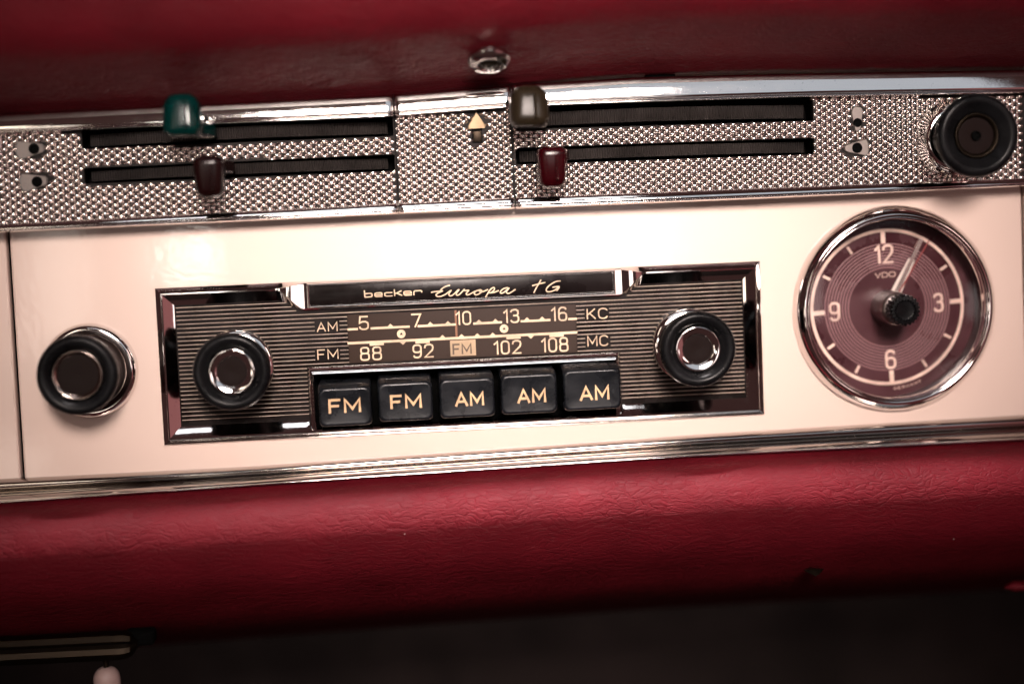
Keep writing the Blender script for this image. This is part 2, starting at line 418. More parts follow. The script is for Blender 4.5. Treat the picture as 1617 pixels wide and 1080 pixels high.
# ---- cream panels
dash = thing('dashboard', (0, 0, -42), 'cream lacquered dashboard panel that carries the radio and the clock', 'dashboard')
HOLES = [[(-88, -21.3), (88, -21.3), (88, 21.3), (-88, 21.3)], [(CLK[0] + 28.6 * math.cos(k * math.pi / 48), CLK[1] + 28.6 * math.sin(k * math.pi / 48)) for k in range(96)]]
def panel(xa_t, xa_b, xb_t, xb_b, holes=()):
    N = 60
    def outline(e):
        top, bot = [], []
        for i in range(N + 1):
            u = i / N
            xt = xa_t + e + (xb_t - xa_t - 2 * e) * u; xb = xa_b + e + (xb_b - xa_b - 2 * e) * u
            top.append((xt, smooth_line(HB_BOT, xt) + 4)); bot.append((xb, smooth_line(RAIL_TOP, xb) - 3))
        return top + bot[::-1]
    m = MB()
    m.grid([[(x, y, z) for x, z in outline(e)] for e, y in ((0, 3), (0, 1.0), (.2, .3), (.7, 0))], True)
    b = bmesh.new(); edges = []
    for lp in [outline(.7)] + list(holes):
        vs = [b.verts.new((x, 0, z)) for x, z in lp]
        edges += [b.edges.new((vs[k], vs[(k + 1) % len(vs)])) for k in range(len(vs))]
    bmesh.ops.triangle_fill(b, use_beauty=True, edges=edges, normal=(0, -1, 0))
    m.bm(b); b.free()
    for lp in holes: m.grid([[(x, y, z) for x, z in lp] for y in (0, 3)], True)
    m.build('painted_panel', M_CREAM, dash)
sx_t, sx_b = U(14, 370)[0], U(38, 753)[0]
ex_t, ex_b = U(1613, 297)[0], U(1622, 660)[0]
panel(sx_t, sx_b, ex_t, ex_b, HOLES)
panel(XL, XL, sx_t - 0.9, sx_b - 0.9)
panel(ex_t + .9, ex_b + .9, XR, XR)
MB().box(XL, XR, 12, 14, -60, 60).build('backing_sheet', M_BLACK, dash)

# ---- red pads
def pad(name, base_pts, Y0, prof, label, wob, n=6):
    base = px_line(base_pts, Y0)
    P = crom(prof, n)
    rows = []
    N = 170
    for i in range(N + 1):
        x = XL + (XR - XL) * i / N
        z0 = smooth_line(base, x)
        row = []
        for j, (dy, dz) in enumerate(P):
            s = j / (len(P) - 1)
            w = wob * math.sin(math.pi * min(1, s * 1.3)) * (math.sin(x * .043 + 1.3) + .6 * math.sin(x * .091 + s * 2) + .35 * math.sin(x * .17 + s * 5))
            row.append((x, dy - w, z0 + dz + .3 * w))
        rows.append(row)
    o_y = base[len(base) // 2]
    t = thing(name, (0, Y0, lerp_list(base, 0)), label, 'padding')
    MB().grid(rows).build('leather_cover', M_LEATHER, t, 60)
    return t, base, P
low_pad, low_base, low_prof = pad('dash_padding', [(0, 790), (420, 762), (500, 756), (1000, 723), (1100, 717), (1617, 692)], -3,
    [(4, .4), (-2, .1), (-7, -1.4), (-12.6, -3.8), (-16.6, -8.0), (-17.8, -14.0), (-15.6, -21), (-11, -28), (-3, -35), (8, -42.5), (24, -50), (46, -58), (72, -65), (105, -70)],
    'rounded red leather padding below the lower chrome moulding', 0.35)
UP_BASE = [(0, 181), (200, 171), (420, 161), (620, 150), (700, 143), (800, 134), (900, 124), (1000, 116), (1200, 110), (1617, 106)]
up_pad, up_base, up_prof = pad('dash_padding', UP_BASE, -4,
    [(14, -.6), (0, -.3), (-5, 1.2), (-11, 3.8), (-18, 7.0), (-25, 10.2), (-31.5, 13.8), (-36.5, 18.8), (-40, 26), (-42.5, 36), (-42, 48), (-36, 58), (-20, 66), (0, 68)],
    'overhanging red leather padding above the heater controls', 0.5)

# screw with cup washer under the upper pad
sx, sz = U(772, 96, -20)
d = Vector((0, -0.42, -0.91)).normalized()          # outward normal of the pad underside
rotm = Vector((0, -1, 0)).rotation_difference(d).to_matrix()
def lathe_dir(prof, c, rm, n=40):
    m = MB(); m.lathe(0, 0, prof, n)
    m.v = [tuple(rm @ Vector(p) + Vector(c)) for p in m.v]; return m
sc_c = (sx, -20.5, sz - 0.2)
w = lathe_dir([(0.1, 1), (6.0, 1), (6.1, 0), (5.7, -.6), (4.6, -1.4), (3.6, -1.5), (3.1, -.8), (2.9, .2)], sc_c, rotm).build('cup_washer', M_CHROME_WORN, up_pad)
s_ = MB(); s_.lathe(0, 0, [(2.9, .4), (2.9, -.5), (2.5, -1.2), (1.6, -1.7), (.9, -1.8), (.8, -1.0), (0.01, -1.0)], 32)
s_.v = [tuple(rotm @ Vector(p) + Vector(sc_c)) for p in s_.v]
s_.build('screw_head', M_BRASS, w)

# small metal fastener low on the lower pad
fx, fz = U(1286, 903, -6)
fl = MB()
fy = -5.0
fl.add([(fx - 3.2, fy, fz + .7), (fx - 1.5, fy - 2, fz - .3), (fx, fy - 2.6, fz - .9), (fx + 1.5, fy - 2, fz - .3), (fx + 3.2, fy, fz + .7), (fx, fy - .8, fz + .9),
        (fx, fy + 4, fz + .4)], [(0, 1, 5), (1, 2, 5), (2, 3, 5), (3, 4, 5), (0, 5, 6), (5, 4, 6), (1, 0, 6), (3, 2, 6), (2, 1, 6), (4, 3, 6)])
fl.build('staple', M_BRASS, low_pad)

# ---- lower chrome moulding
def rail_sweep(top, bot, prof, xs, jit=0.0):
    rows = []
    for x in xs:
        zt, zb = smooth_line(top, x), smooth_line(bot, x)
        rows.append([(x, y, zt + (zb - zt) * t) for t, y in prof])
    return MB().grid(rows)
mould = thing('chrome_moulding', (0, -3, lerp_list(RAIL_BOT, 0)), 'long ribbed chrome moulding between cream panel and lower red padding', 'moulding')
xs = [XL + (XR - XL) * i / 120 for i in range(121)]
prof = crom([(-.02, 1.5), (0, -.8), (.06, -2.0), (.16, -2.9), (.28, -3.1), (.40, -2.8), (.48, -2.0), (.50, -1.6)], 5)
prof2 = crom([(.50, -1.6), (.56, -2.6), (.66, -3.9), (.77, -5.2), (.86, -6.0)], 5)
prof3 = crom([(.86, -6.0), (.90, -6.6), (.95, -6.7), (1.0, -5.8), (1.02, -2)], 5)
rail_sweep(RAIL_TOP, RAIL_BOT, prof, xs).build('upper_bead', M_MOULD, mould)
rail_sweep(RAIL_TOP, RAIL_BOT, prof2, xs).build('cove', M_MOULD, mould)
rail_sweep(RAIL_TOP, RAIL_BOT, prof3, xs).build('lower_lip', M_CHROME, mould)

# ================================================================== HEATER STRIP
L_RT = px_line([(0, 180), (620, 149), (812, 134), (1000, 122), (1200, 117), (1617, 110)], -6)     # top of the upper rail
L_RB = px_line([(0, 211), (620, 185), (625, 184), (812, 170), (1000, 163), (1284, 154), (1617, 148)], -6)     # bottom of the upper rail
L_BT = px_line([(0, 353), (420, 331), (625, 320), (812, 311), (1200, 296), (1617, 281)], -6)   # top of the lower rail
L_BB = HB_BOT
JX1a, JX1b = U(621, 150, -7)[0], U(630, 338, -7)[0]
JX2a, JX2b = U(806, 134, -7)[0], U(814, 332, -7)[0]
J1 = 0.5 * (JX1a + JX1b); J2 = 0.5 * (JX2a + JX2b)
def line2(p0, p1, Y=HS_Y):
    a, b = U(*p0, Y), U(*p1, Y)
    return lambda x: a[1] + (b[1] - a[1]) * (x - a[0]) / (b[0] - a[0])
SLOTS = {}
def slot(key, x0, x1, yt0, yt1, yb0, yb1):
    a = U(x0, (yt0 + yb0) / 2, HS_Y)[0]; b = U(x1, (yt1 + yb1) / 2, HS_Y)[0]
    SLOTS[key] = (a, b, line2((x0, yt0), (x1, yt1)), line2((x0, yb0), (x1, yb1)))
slot('LU', 129, 621, 207, 185, 236, 215); slot('LL', 131, 622, 266, 244, 291, 270)
slot('RU', 812, 1284, 172, 158, 205, 191); slot('RL', 813, 1284, 234, 218, 260, 244)
DOME = []
for rr, hh in ((1.0, 0.0), (0.72, 0.62), (0.34, 0.94)):
    DOME.append([(rr * math.cos(2 * math.pi * k / 10), hh, rr * math.sin(2 * math.pi * k / 10)) for k in range(10)])
def dome(mb, x, z, ax, az, h, y):
    n = len(mb.v)
    for row in DOME:
        for (a, hh, b) in row: mb.v.append((x + a * ax, y - hh * h + .02 - .22 * b * hh, z + b * az))
    mb.v.append((x, y - h, z))
    for i in range(2):
        for j in range(10):
            j2 = (j + 1) % 10; mb.f.append((n + i * 10 + j, n + i * 10 + j2, n + i * 10 + 10 + j2, n + i * 10 + 10 + j))
    for j in range(10): mb.f.append((n + 20 + j, n + 20 + (j + 1) % 10, n + 30))
PX_, PZ_ = 3.05, 1.09
def knurl(mb, x0, x1, slots, keep, pz=PZ_):
    rng = random.Random(int(x0 * 10))
    nr = 40
    nx = int((x1 - x0) / PX_) + 1
    for i in range(nx + 1):
        for r in range(nr):
            x = x0 + (i + (0.5 if r % 2 else 0.0)) * PX_
            if x > x1 + .6: continue
            zt = lerp_list(L_RB, x); zb = lerp_list(L_BT, x)
            z = zb + .15 + r * pz
            if z > zt - .25: continue
            bad = False
            for (a, b, ft, fb) in slots:
                if a - .1 < x < b + .1 and fb(x) - .05 < z < ft(x) + .05: bad = True; break
            if bad or not keep(x, z): continue
            n0 = len(mb.v)
            dome(mb, x + rng.uniform(-.03, .03), z + rng.uniform(-.015, .015), 1.44, .57, .52 + rng.uniform(-.03, .03), HS_Y)
            for i_ in range(n0, len(mb.v)):              # trim the bosses along slot and plate edges
                vx, vy, vz = mb.v[i_]
                vx = max(x0 + .02, min(x1 - .02, vx))
                for (a, b, ft, fb) in slots:
                    if a < vx < b and fb(vx) < vz < ft(vx):
                        dd = [(vx - a, 0), (b - vx, 1), (ft(vx) - vz, 2), (vz - fb(vx), 3)]
                        w_ = min(dd)[1]
                        if w_ == 0: vx = a
                        elif w_ == 1: vx = b
                        elif w_ == 2: vz = ft(vx)
                        else: vz = fb(vx)
                mb.v[i_] = (vx, vy, vz)
def rails(t, x0, x1, n=40):
    xs = [x0 + (x1 - x0) * i / n for i in range(n + 1)]
    e = 0.45
    pt = crom([(-.02, -2), (0.0, -4.5), (.05, -6.4), (.12, -7.3), (.30, -7.85), (.58, -8.25), (.80, -8.4), (.87, -8.1), (.90, -7.7)], 5)
    pl = crom([(.90, -7.9), (.93, -8.4), (.97, -8.4), (1.0, -7.6), (1.02, -4.6)], 4)
    pb = crom([(-.03, -4.4), (.02, -6.0), (.10, -7.0), (.35, -7.55), (.56, -7.8), (.66, -7.7)], 5)
    pbl = crom([(.66, -8.0), (.74, -8.5), (.82, -8.2), (.92, -6.6), (1.0, -3.5), (1.0, -.1)], 5)
    def rl(top, bot, p, name):
        rows = []
        cap = [(x0, 0.0), (x0 + .10, .45), (x0 + .35, .85), (x0 + .8, 1.0)]
        st = [(x0, .0), (x0 + .12, .5), (x0 + .4, .86), (x0 + .9, 1)] + [(x, 1) for x in xs[1:-1]] + [(x1 - .9, 1), (x1 - .4, .86), (x1 - .12, .5), (x1, 0)]
        for x, k in st:
            zt, zb = lerp_list(top, x), lerp_list(bot, x)
            rows.append([(x, y + (1 - k) * 1.3, zt + (zb - zt) * tt) for tt, y in p])
        MB().grid(rows).build(name, M_CHROME, t, 50)
    rl(L_RT, L_RB, pt, 'top_rail'); rl(L_RT, L_RB, pl, 'top_rail_lip')
    rl(L_BT, L_BB, pb, 'bottom_rail'); rl(L_BT, L_BB, pbl, 'bottom_rail_lip')
def plate(t, x0, x1, slots, name='face_plate'):
    m = MB()
    y0, y1 = HS_Y, HS_Y + 2.2
    N = 16
    def seg(a, b, fb, ft):
        for i in range(N):
            p = a + (b - a) * i / N; q = a + (b - a) * (i + 1) / N
            m.slab(p, q, y0, y1, fb(p), fb(q), ft(p), ft(q))
    top = lambda x: lerp_list(L_RB, x) + .8
    bot = lambda x: lerp_list(L_BT, x) - .8
    if not slots: seg(x0, x1, bot, top)
    else:
        (a, b, ft, fb), (a2, b2, ft2, fb2) = slots
        seg(x0, a, bot, top)
        if b < x1 - .3: seg(b, x1, bot, top)
        seg(a, b, ft2, fb); seg(a, b, bot, fb2)
    m.build(name, M_GAPDARK, t, 30)
def slot_guts(t, s):
    a, b, ft, fb = s
    m = MB(); y = HS_Y + 9
    m.quad((a - 1, y, fb(a) - 2), (b + 1, y, fb(b) - 2), (b + 1, y, ft(b) + 2), (a - 1, y, ft(a) + 2))
    for xx in (a - .05, b + .05): m.quad((xx, HS_Y + 2, fb(xx) - 1), (xx, y, fb(xx) - 1), (xx, y, ft(xx) + 1), (xx, HS_Y + 2, ft(xx) + 1))
    m.build('slot_lining', M_BLACK, t)
    # ribbed sliding band, bowed towards the viewer
    m = MB(); n = int((b - a - 3.4) / 0.36); rows = []
    for i in range(n + 1):
        u = i / n; x = a + 1.7 + (b - a - 3.4) * u
        yy = HS_Y + 4.2 - 3.6 * math.sin(math.pi * u) + (0.16 if i % 2 else -.16)
        h = ft(x) - fb(x)
        z0 = fb(x) + h * (.16 + .05 * math.sin(math.pi * u)); z1 = fb(x) + h * (.80 + .06 * math.sin(math.pi * u))
        rows.append([(x, yy + 3, z1), (x, yy, z1), (x, yy, z0), (x, yy + 3, z0)])
    m.grid(rows); m.build('ribbed_band', M_BAND, t, 20)

hl = thing('heater_control_panel', (-60, 0, 50), 'knurled chrome heater strip with two slots for green and dark wine levers', 'control panel')
hr = thing('heater_control_panel', (60, 0, 55), 'knurled chrome heater strip with two slots for brown and ruby levers', 'control panel')
hc = thing('lock_cover_plate', (-15, 0, 52), 'short knurled chrome plate with an arrow shaped keyway between two heater strips', 'cover plate')
def near(cx, cz, rx, rz): return lambda x, z: ((x - cx) / rx) ** 2 + ((z - cz) / rz) ** 2 > 1
ic = [U(50, 236, HS_Y), U(56, 287, HS_Y)]
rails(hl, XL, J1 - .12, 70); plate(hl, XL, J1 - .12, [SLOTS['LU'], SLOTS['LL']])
kL = MB(); kk = [near(p[0], p[1], 4.0, 2.3) for p in ic]
knurl(kL, -168, J1 - .3, [SLOTS['LU'], SLOTS['LL']], lambda x, z: all(k(x, z) for k in kk)); kL.build('knurling', M_KNURL, hl, 180, kind='stuff')
slot_guts(hl, SLOTS['LU']); slot_guts(hl, SLOTS['LL'])
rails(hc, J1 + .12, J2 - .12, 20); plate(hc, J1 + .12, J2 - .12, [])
ax_, az_ = U(753, 205, HS_Y)
kC = MB(); knurl(kC, J1 + .3, J2 - .3, [], lambda x, z: not (abs(x - ax_) < 2.4 and az_ + .2 < z < az_ + 5.6 and abs(x - ax_) < (az_ + 5.8 - z) * .62 + .4) and not (abs(x - ax_) < 2.2 and az_ - 4.2 < z <= az_ + .3), 1.06)
kC.build('knurling', M_KNURL, hc, 180, kind='stuff')
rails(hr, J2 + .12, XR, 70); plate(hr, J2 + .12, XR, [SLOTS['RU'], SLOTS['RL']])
ir = [U(1353, 190, HS_Y), U(1353, 234, HS_Y)]
kn_c = None
kr = [near(ir[0][0], ir[0][1], 2.0, 4.0), near(ir[1][0], ir[1][1], 3.9, 2.3)]
kR = MB(); knurl(kR, J2 + .3, 170, [SLOTS['RU'], SLOTS['RL']], lambda x, z: all(k(x, z) for k in kr)); kR.build('knurling', M_KNURL, hr, 180, kind='stuff')
slot_guts(hr, SLOTS['RU']); slot_guts(hr, SLOTS['RL'])

def prism(outline, y0, y1, bev=.25):
    """extruded outline with a small front bevel; y0 is the front"""
    cx = sum(p[0] for p in outline) / len(outline); cz = sum(p[1] for p in outline) / len(outline)
    def ring(y, k): return [(cx + (p[0] - cx) * k, y, cz + (p[1] - cz) * k) for p in outline]
    m = MB(); rows = [ring(y1, 1), ring(y0 + bev, 1), ring(y0, .93)]
    m.grid(rows, True); n = len(m.v); m.v.append((cx, y0, cz)); w = len(outline)
    for j in range(w): m.f.append((n - w + j, n - w + (j + 1) % w, n))
    return m
def teardrop(cx, cz, r0, r1, L, ang, n=10):
    """fan shaped badge: blunt end r0, other end r1, length L, rotated"""
    pts = arc(-L / 2, 0, r0, r0, 90, 270, n) + arc(L / 2, 0, r1, r1, -90, 90, n)
    c, s = math.cos(ang), math.sin(ang)
    return [(cx + x * c - z * s, cz + x * s + z * c) for x, z in pts]
def fan(cx, cz, L, h0, h1, ang):
    pts = [(-L / 2, h0), (-L / 2 - .9, h0 * .4), (-L / 2 - .9, -h0 * .4), (-L / 2, -h0), (L / 2 - .6, -h1), (L / 2, -h1 * .5), (L / 2, h1 * .5), (L / 2 - .6, h1)]
    c, s = math.cos(ang), math.sin(ang)
    return [(cx + x * c - z * s, cz + x * s + z * c) for x, z in pts]
def icon(t, outline, hole, hr):
    b = prism(outline, HS_Y - .80, HS_Y + .3).build('symbol_badge', M_ICON, t, 25)
    h = MB(); h.lathe(hole[0], hole[1], [(hr * 1.25, HS_Y - .80), (hr * 1.2, HS_Y - 1.05), (hr * .98, HS_Y - 1.0), (hr * .85, HS_Y - .84), (.01, HS_Y - .82)], 24)
    h.build('symbol_hole', M_BLACK, b)
icon(hl, fan(ic[0][0], ic[0][1], 7.2, 2.7, 1.2, .08), (ic[0][0] + .8, ic[0][1] + .1), 1.25)
icon(hl, fan(ic[1][0], ic[1][1], 7.0, 2.7, 1.2, .08), (ic[1][0] + .6, ic[1][1] - .1), 1.25)
icon(hr, teardrop(ir[0][0], ir[0][1], 1.7, .9, 5.0, math.pi / 2 + math.pi), (ir[0][0], ir[0][1] - .8), 1.05)
icon(hr, fan(ir[1][0] + .2, ir[1][1], 6.6, 1.1, 2.5, .0), (ir[1][0] - .1, ir[1][1]), 1.25)
ar = prism([(ax_, az_ + 5.2), (ax_ + 2.6, az_ + 1.0), (ax_ + 2.4, az_ + .2), (ax_ + 1.4, az_ + .3), (ax_ - 1.4, az_ + .3), (ax_ - 2.4, az_ + .2), (ax_ - 2.6, az_ + 1.0)], HS_Y - .6, HS_Y + .3).build('keyway_arrow', M_ARROW, hc, 25)
MB().box(ax_ - 1.5, ax_ + 1.5, HS_Y - .12, HS_Y + .4, az_ - 3.9, az_ + .8).build('keyway', M_BLACK, hc)
kw = rbox(ax_ + .1, HS_Y - .2, az_ - 2.0, 2.5, .6, 3.2, .2, 2).build('lock_pin', M_BRASS, hc)

# ---- levers
def lever(name, px, py, wpx, hpx, Y, slot_key, up, m_, label, dep=12.0, sh=0.0):
    cx, cz = U(px, py, Y); sc = 2600 / (489.6 + Y) ; w_ = wpx / sc; h_ = hpx / sc
    a, b, ft, fb = SLOTS[slot_key]
    zs = 0.5 * (ft(cx) + fb(cx))
    t = thing(name, (cx, HS_Y, zs), label, 'lever', 'sliding heater levers')
    s = 1 if up else -1
    def tp(v):          # thinner towards the free end, front face slightly crowned
        k = 1.0 - 0.16 * max(0, (v.z * s) / (h_ / 2))
        return Vector((v.x * k, v.y * (1.0 - 0.25 * max(0, v.z * s / (h_ / 2))), v.z))
    tab = rbox(cx, Y + dep / 2, cz, w_, dep, h_, min(w_, h_) * .30, 6, tp)
    tab.build('grip', m_, t, 60)
    rid = rbox(cx + w_ * .12, Y - .05, cz, .9, 1.2, h_ * .62, .45, 3)
    rid.build('finger_ridge', m_, t, 60)
    y0, y1 = Y + dep * .5, HS_Y + 6
    zc = cz - s * h_ * .28
    ah = min(5.0, (ft(cx) - fb(cx)) * .72)
    rows = []
    for k in range(9):
        u = k / 8; y = y0 + (y1 - y0) * u; z = zc + (zs - zc) * (u * u * (3 - 2 * u)); hw = w_ * (.36 - .12 * u); hh = ah * (.62 - .12 * u)
        c_ = cx + sh * min(1.0, u * 2.2)
        rows.append([(c_ - hw, y, z - hh * .7), (c_ - hw * .7, y, z - hh), (c_ + hw * .7, y, z - hh), (c_ + hw, y, z - hh * .7), (c_ + hw, y, z + hh * .7), (c_ + hw * .7, y, z + hh), (c_ - hw * .7, y, z + hh), (c_ - hw, y, z + hh * .7)])
    MB().grid(rows, True).build('arm', m_, t, 45)
    return t
lever('heater_lever', 284, 181, 64, 68, -27, 'LU', True, M_GREEN, 'translucent dark green plastic lever rising out of a heater slot', 13, 4.5)
lever('heater_lever', 328, 279, 50, 66, -23, 'LL', False, M_WINE, 'dark wine brown plastic lever hanging down below the green lever', 12, 3.5)
lever('heater_lever', 838, 167, 66, 66, -25, 'RU', True, M_UMBER, 'opaque umber brown plastic lever beside the arrow cover plate', 13, 3.0)
lever('heater_lever', 874, 264, 50, 66, -22, 'RL', False, M_RUBY, 'dark lever with ruby red glow hanging down below the umber lever', 12, 3.5)

# ---- sliver behind the right rail, under the pad
gx0, gz0 = U(1010, 118, 4); gx1, gz1 = U(1660, 107, 4)
bs = MB().slab(gx0 - 30, gx1, 3.5, 5, gz0 - 6, gz1 - 6, gz0 + 9, gz1 + 9).build('rear_sheet', M_CREAM); tag(bs, 'sliver of cream sheet metal showing between upper padding and chrome rail', 'sheet')
cx0, cz0 = U(1042, 116, 1)
cl = rbox(cx0, 1.5, cz0, 9.0, 3.0, 6.0, .5, 2).build('black_clip', M_BLACK); tag(cl, 'small black clip wedged under the upper padding above the umber lever slot', 'clip')

# ================================================================== KNOBS
def knob_cap(t, cx, cz, R, yf, ring_o, ring_i, m_body=M_RUBBER, pin=False, ring_m=M_CHROME, body_back=8.0, waist=0.72):
    """t is the knob part; builds its sub-parts: body, ring, cap"""
    pr = [(R * waist, yf + body_back), (R * waist, yf + body_back * .75), (R * .90, yf + body_back * .52), (R * .985, yf + 3.4), (R, yf + 2.2), (R * .985, yf + 1.1), (R * .94, yf + .35), (R * .88, yf + .02), (R * .80, yf + .1),
          (R * .72, yf + .7), (ring_o + .35, yf + 2.0), (ring_o + .02, yf + 2.5), (ring_o - .6, yf + 2.7), (.02, yf + 2.7)]
    m = MB(); m.lathe(cx, cz, crom(pr, 3), 72); m.build('knob_body', m_body, t, 50)
    m = MB(); m.lathe(cx, cz, crom([(ring_o, yf + 2.75), (ring_o, yf + 1.9), (ring_o - .25, yf + 1.55), ((ring_o + ring_i) / 2, yf + 1.72), (ring_i + .15, yf + 2.1), (ring_i, yf + 2.5), (ring_i, yf + 3.0)], 3), 72); m.build('chrome_ring', ring_m, t, 60)
    m = MB(); m.lathe(cx, cz, [(ring_i + .15, yf + 2.62), (ring_i * .8, yf + 2.6), (ring_i * .4, yf + 2.66), (.02, yf + 2.68)], 48); m.build('centre_cap', M_CAP, t, 60)
    if pin:
        m = MB(); m.lathe(cx, cz, [(1.45, yf + 2.6), (1.4, yf + 1.9), (1.0, yf + 1.75), (.8, yf + 2.3), (.02, yf + 2.35)], 24); m.build('centre_pin', M_BLACK, t, 60)

# lighter knob on the cream panel
bx, bz = U(141, 586, -1.5)
lk = thing('lighter_knob', (bx, 0, bz), 'black pull knob in a chrome ring on cream panel beside the seam', 'knob')
m = MB(); m.lathe(bx, bz, crom([(14.0, .4), (14.0, -.6), (13.6, -1.9), (12.8, -2.8), (11.9, -2.9), (11.0, -2.2), (10.6, -.9), (10.4, 1.5)], 4), 96); m.build('chrome_bezel', M_CHROME, lk, 60)
m = MB(); m.lathe(bx, bz, [(10.7, .6), (10.2, -.2), (9.9, -5), (9.6, -11), (9.0, -12)], 72); m.build('collar', plastic('dark_brown_collar', (0.03, 0.02, 0.017), .3), lk, 40)
knx, knz = U(119, 592, -21)
knob_cap(lk, 0.35 * bx + .65 * knx, 0.35 * bz + .65 * knz, 11.4, -20.5, 7.1, 5.7, ring_m=M_DULL, body_back=9.5, waist=.86)

# pull knob on the heater strip
px_, pz_ = U(1546, 214, -27)
pk = thing('blower_switch', (px_, HS_Y, pz_), 'large black pull knob with drilled chrome flange on the knurled strip', 'switch')
m = MB(); m.lathe(px_, pz_, crom([(11.6, HS_Y + 1), (11.6, HS_Y - .8), (11.2, HS_Y - 1.6), (9.6, HS_Y - 4.6), (8.9, HS_Y - 5.2), (8.3, HS_Y - 5.0), (8.0, HS_Y - 3)], 4), 90); fl_ = m.build('chrome_flange', M_CHROME, pk, 60)
for aa in (168, 238, 20, 300):
    hx, hz = px_ + 10.4 * math.cos(math.radians(aa)), pz_ + 10.4 * math.sin(math.radians(aa))
    rm = Vector((0, -1, 0)).rotation_difference(Vector((math.cos(math.radians(aa)) * .85, -.5, math.sin(math.radians(aa)) * .85)).normalized()).to_matrix()
    lathe_dir([(.95, .4), (.95, -.12), (.7, -.14), (.6, .1), (.01, .1)], (hx, HS_Y - 3.1, hz), rm, 20).build('flange_hole', M_BLACK, fl_)
m = MB(); m.lathe(px_, pz_, [(8.2, HS_Y - 2), (8.2, HS_Y - 7), (8.0, HS_Y - 12), (8.8, HS_Y - 16)], 64); m.build('shaft', M_RUBBER, pk, 40)
knob_cap(pk, px_, pz_, 11.9, -27, 6.4, 5.2, pin=True, ring_m=M_BRASS, body_back=9, waist=.8)

# ================================================================== RADIO
radio = thing('car_radio', (0, 0, -23.25), 'chrome framed car radio with tuning dial, five push buttons and two knobs', 'radio')
HW, HH = 90.0, 23.25
yF = -0.2
np_l = U(484, 467, -3.8)[0]; np_r = U(974, 446, -3.8)[0]
np_b = U(730, 477, -3.8)[1]
bb_l = U(488, 630, -3)[0]; bb_r = U(981, 605, -3)[0]
bb_t = U(735, 569, -3)[1]
def sm(a, b, x):
    t = max(0, min(1, (x - a) / (b - a))); return t * t * (3 - 2 * t)
def wn(x): return sm(np_l - 9.0, np_l - .6, x) * (1 - sm(np_r + .6, np_r + 9.0, x))
def wb(x): return sm(bb_l - .3, bb_l + .3, x) * (1 - sm(bb_r - .3, bb_r + .3, x))
FR = [(0, .6), (0, -.55), (.15, -.85), (1.50, -1.72), (1.75, -1.97), (2.15, -1.97), (2.42, -1.75), (5.3, -.35), (5.4, -.1), (5.4, .8)]
xs_t = [-HW + 2 * HW * i / 260 for i in range(261)]
rows = []
for k, (o_, y) in enumerate(FR):
    row = [(-HW + o_, y, -HH + o_), (-HW + o_, y, HH - o_)]
    for x0 in xs_t[1:-1]:
        x = max(-HW + o_, min(HW - o_, x0)); w_ = wn(x)
        z = HH - o_
        if k in (3, 4): z = z + (HH - (.45 if k == 3 else .75) - z) * w_
        if k == 2: z = z + (HH - .1 - z) * w_
        if k in (5, 6): z = z + (np_b - (.0 if k == 5 else .30) - z) * w_
        if k in (7, 8, 9): z = z + (np_b - (.75 if k == 7 else .85) - z) * w_
        row.append((x, y - (.55 * math.sin(math.pi * w_) if k in (4, 5) else .4 * math.sin(math.pi * w_) if k in (3, 6) else 0), z))
    row.append((HW - o_, y, HH - o_)); row.append((HW - o_, y, -HH + o_))
    for x0 in reversed(xs_t[1:-1]):
        x = max(-HW + o_, min(HW - o_, x0)); w_ = wb(x); z = -HH + o_
        if k >= 7: z = z + (-HH + 3.0 - z) * w_
        row.append((x, y, z))
    rows.append(row)
MB().grid(rows, True).build('chrome_frame', M_CHROME, radio, 22)
# name plate
npm = MB()
nw = (np_l + np_r) / 2; ntop = HH - 1.45; nbot = np_b + 1.0
npl = np_l + .9; npr = np_r - .9
def ringrect(x0, x1, z0, z1, y): return [(x0, y, z0), (x1, y, z0), (x1, y, z1), (x0, y, z1)]
nx0, nx1, nz0, nz1 = np_l + .1, np_r - .1, np_b + .05, HH - .55
npr_ = []
for k in range(9):
    u = k / 8; y = -1.85 - .8 * math.sin(math.pi * min(1, u * 1.0)) ** .7
    npr_.append(ringrect(nx0 + (npl - nx0) * u, nx1 + (npr - nx1) * u, nz0 + (nbot - nz0) * u, nz1 + (ntop - nz1) * u, y))
npr_.append(ringrect(npl, npr, nbot, ntop, -1.2))
npm.grid(npr_, True)
npo = npm.build('nameplate_border', M_CHROME_WORN, radio, 30)
rbox((npl + npr) / 2, -1.35, (ntop + nbot) / 2, npr - npl + .1, 1.7, ntop - nbot + .1, .3, 2).build('nameplate', M_NAME, radio)
def zp(L, ox=560.0, oy=430.0, s=4.756, Y=-2.24): return [U(ox + a / s, oy + b / s, Y) for a, b in L]
lt = MB()
BK = [[(73, 138), (77, 184)], [(77, 161), (120, 158), (130, 163), (131, 178), (122, 184), (77, 187)],
      [(153, 171), (206, 168), (204, 158), (196, 154), (162, 156), (151, 162), (151, 176), (162, 183), (207, 181)],
      [(281, 152), (237, 154), (226, 159), (227, 174), (238, 179), (283, 177)],
      [(298, 130), (301, 177)], [(301, 159), (316, 157), (350, 139)], [(316, 157), (356, 174)],
      [(371, 160), (426, 157), (423, 146), (414, 142), (380, 144), (370, 150), (371, 166), (381, 173), (428, 170)],
      [(446, 172), (444, 148), (452, 140), (494, 137), (503, 141), (504, 150)]]
for pl in BK: ribbon(lt, zp(pl), .34, -2.24)
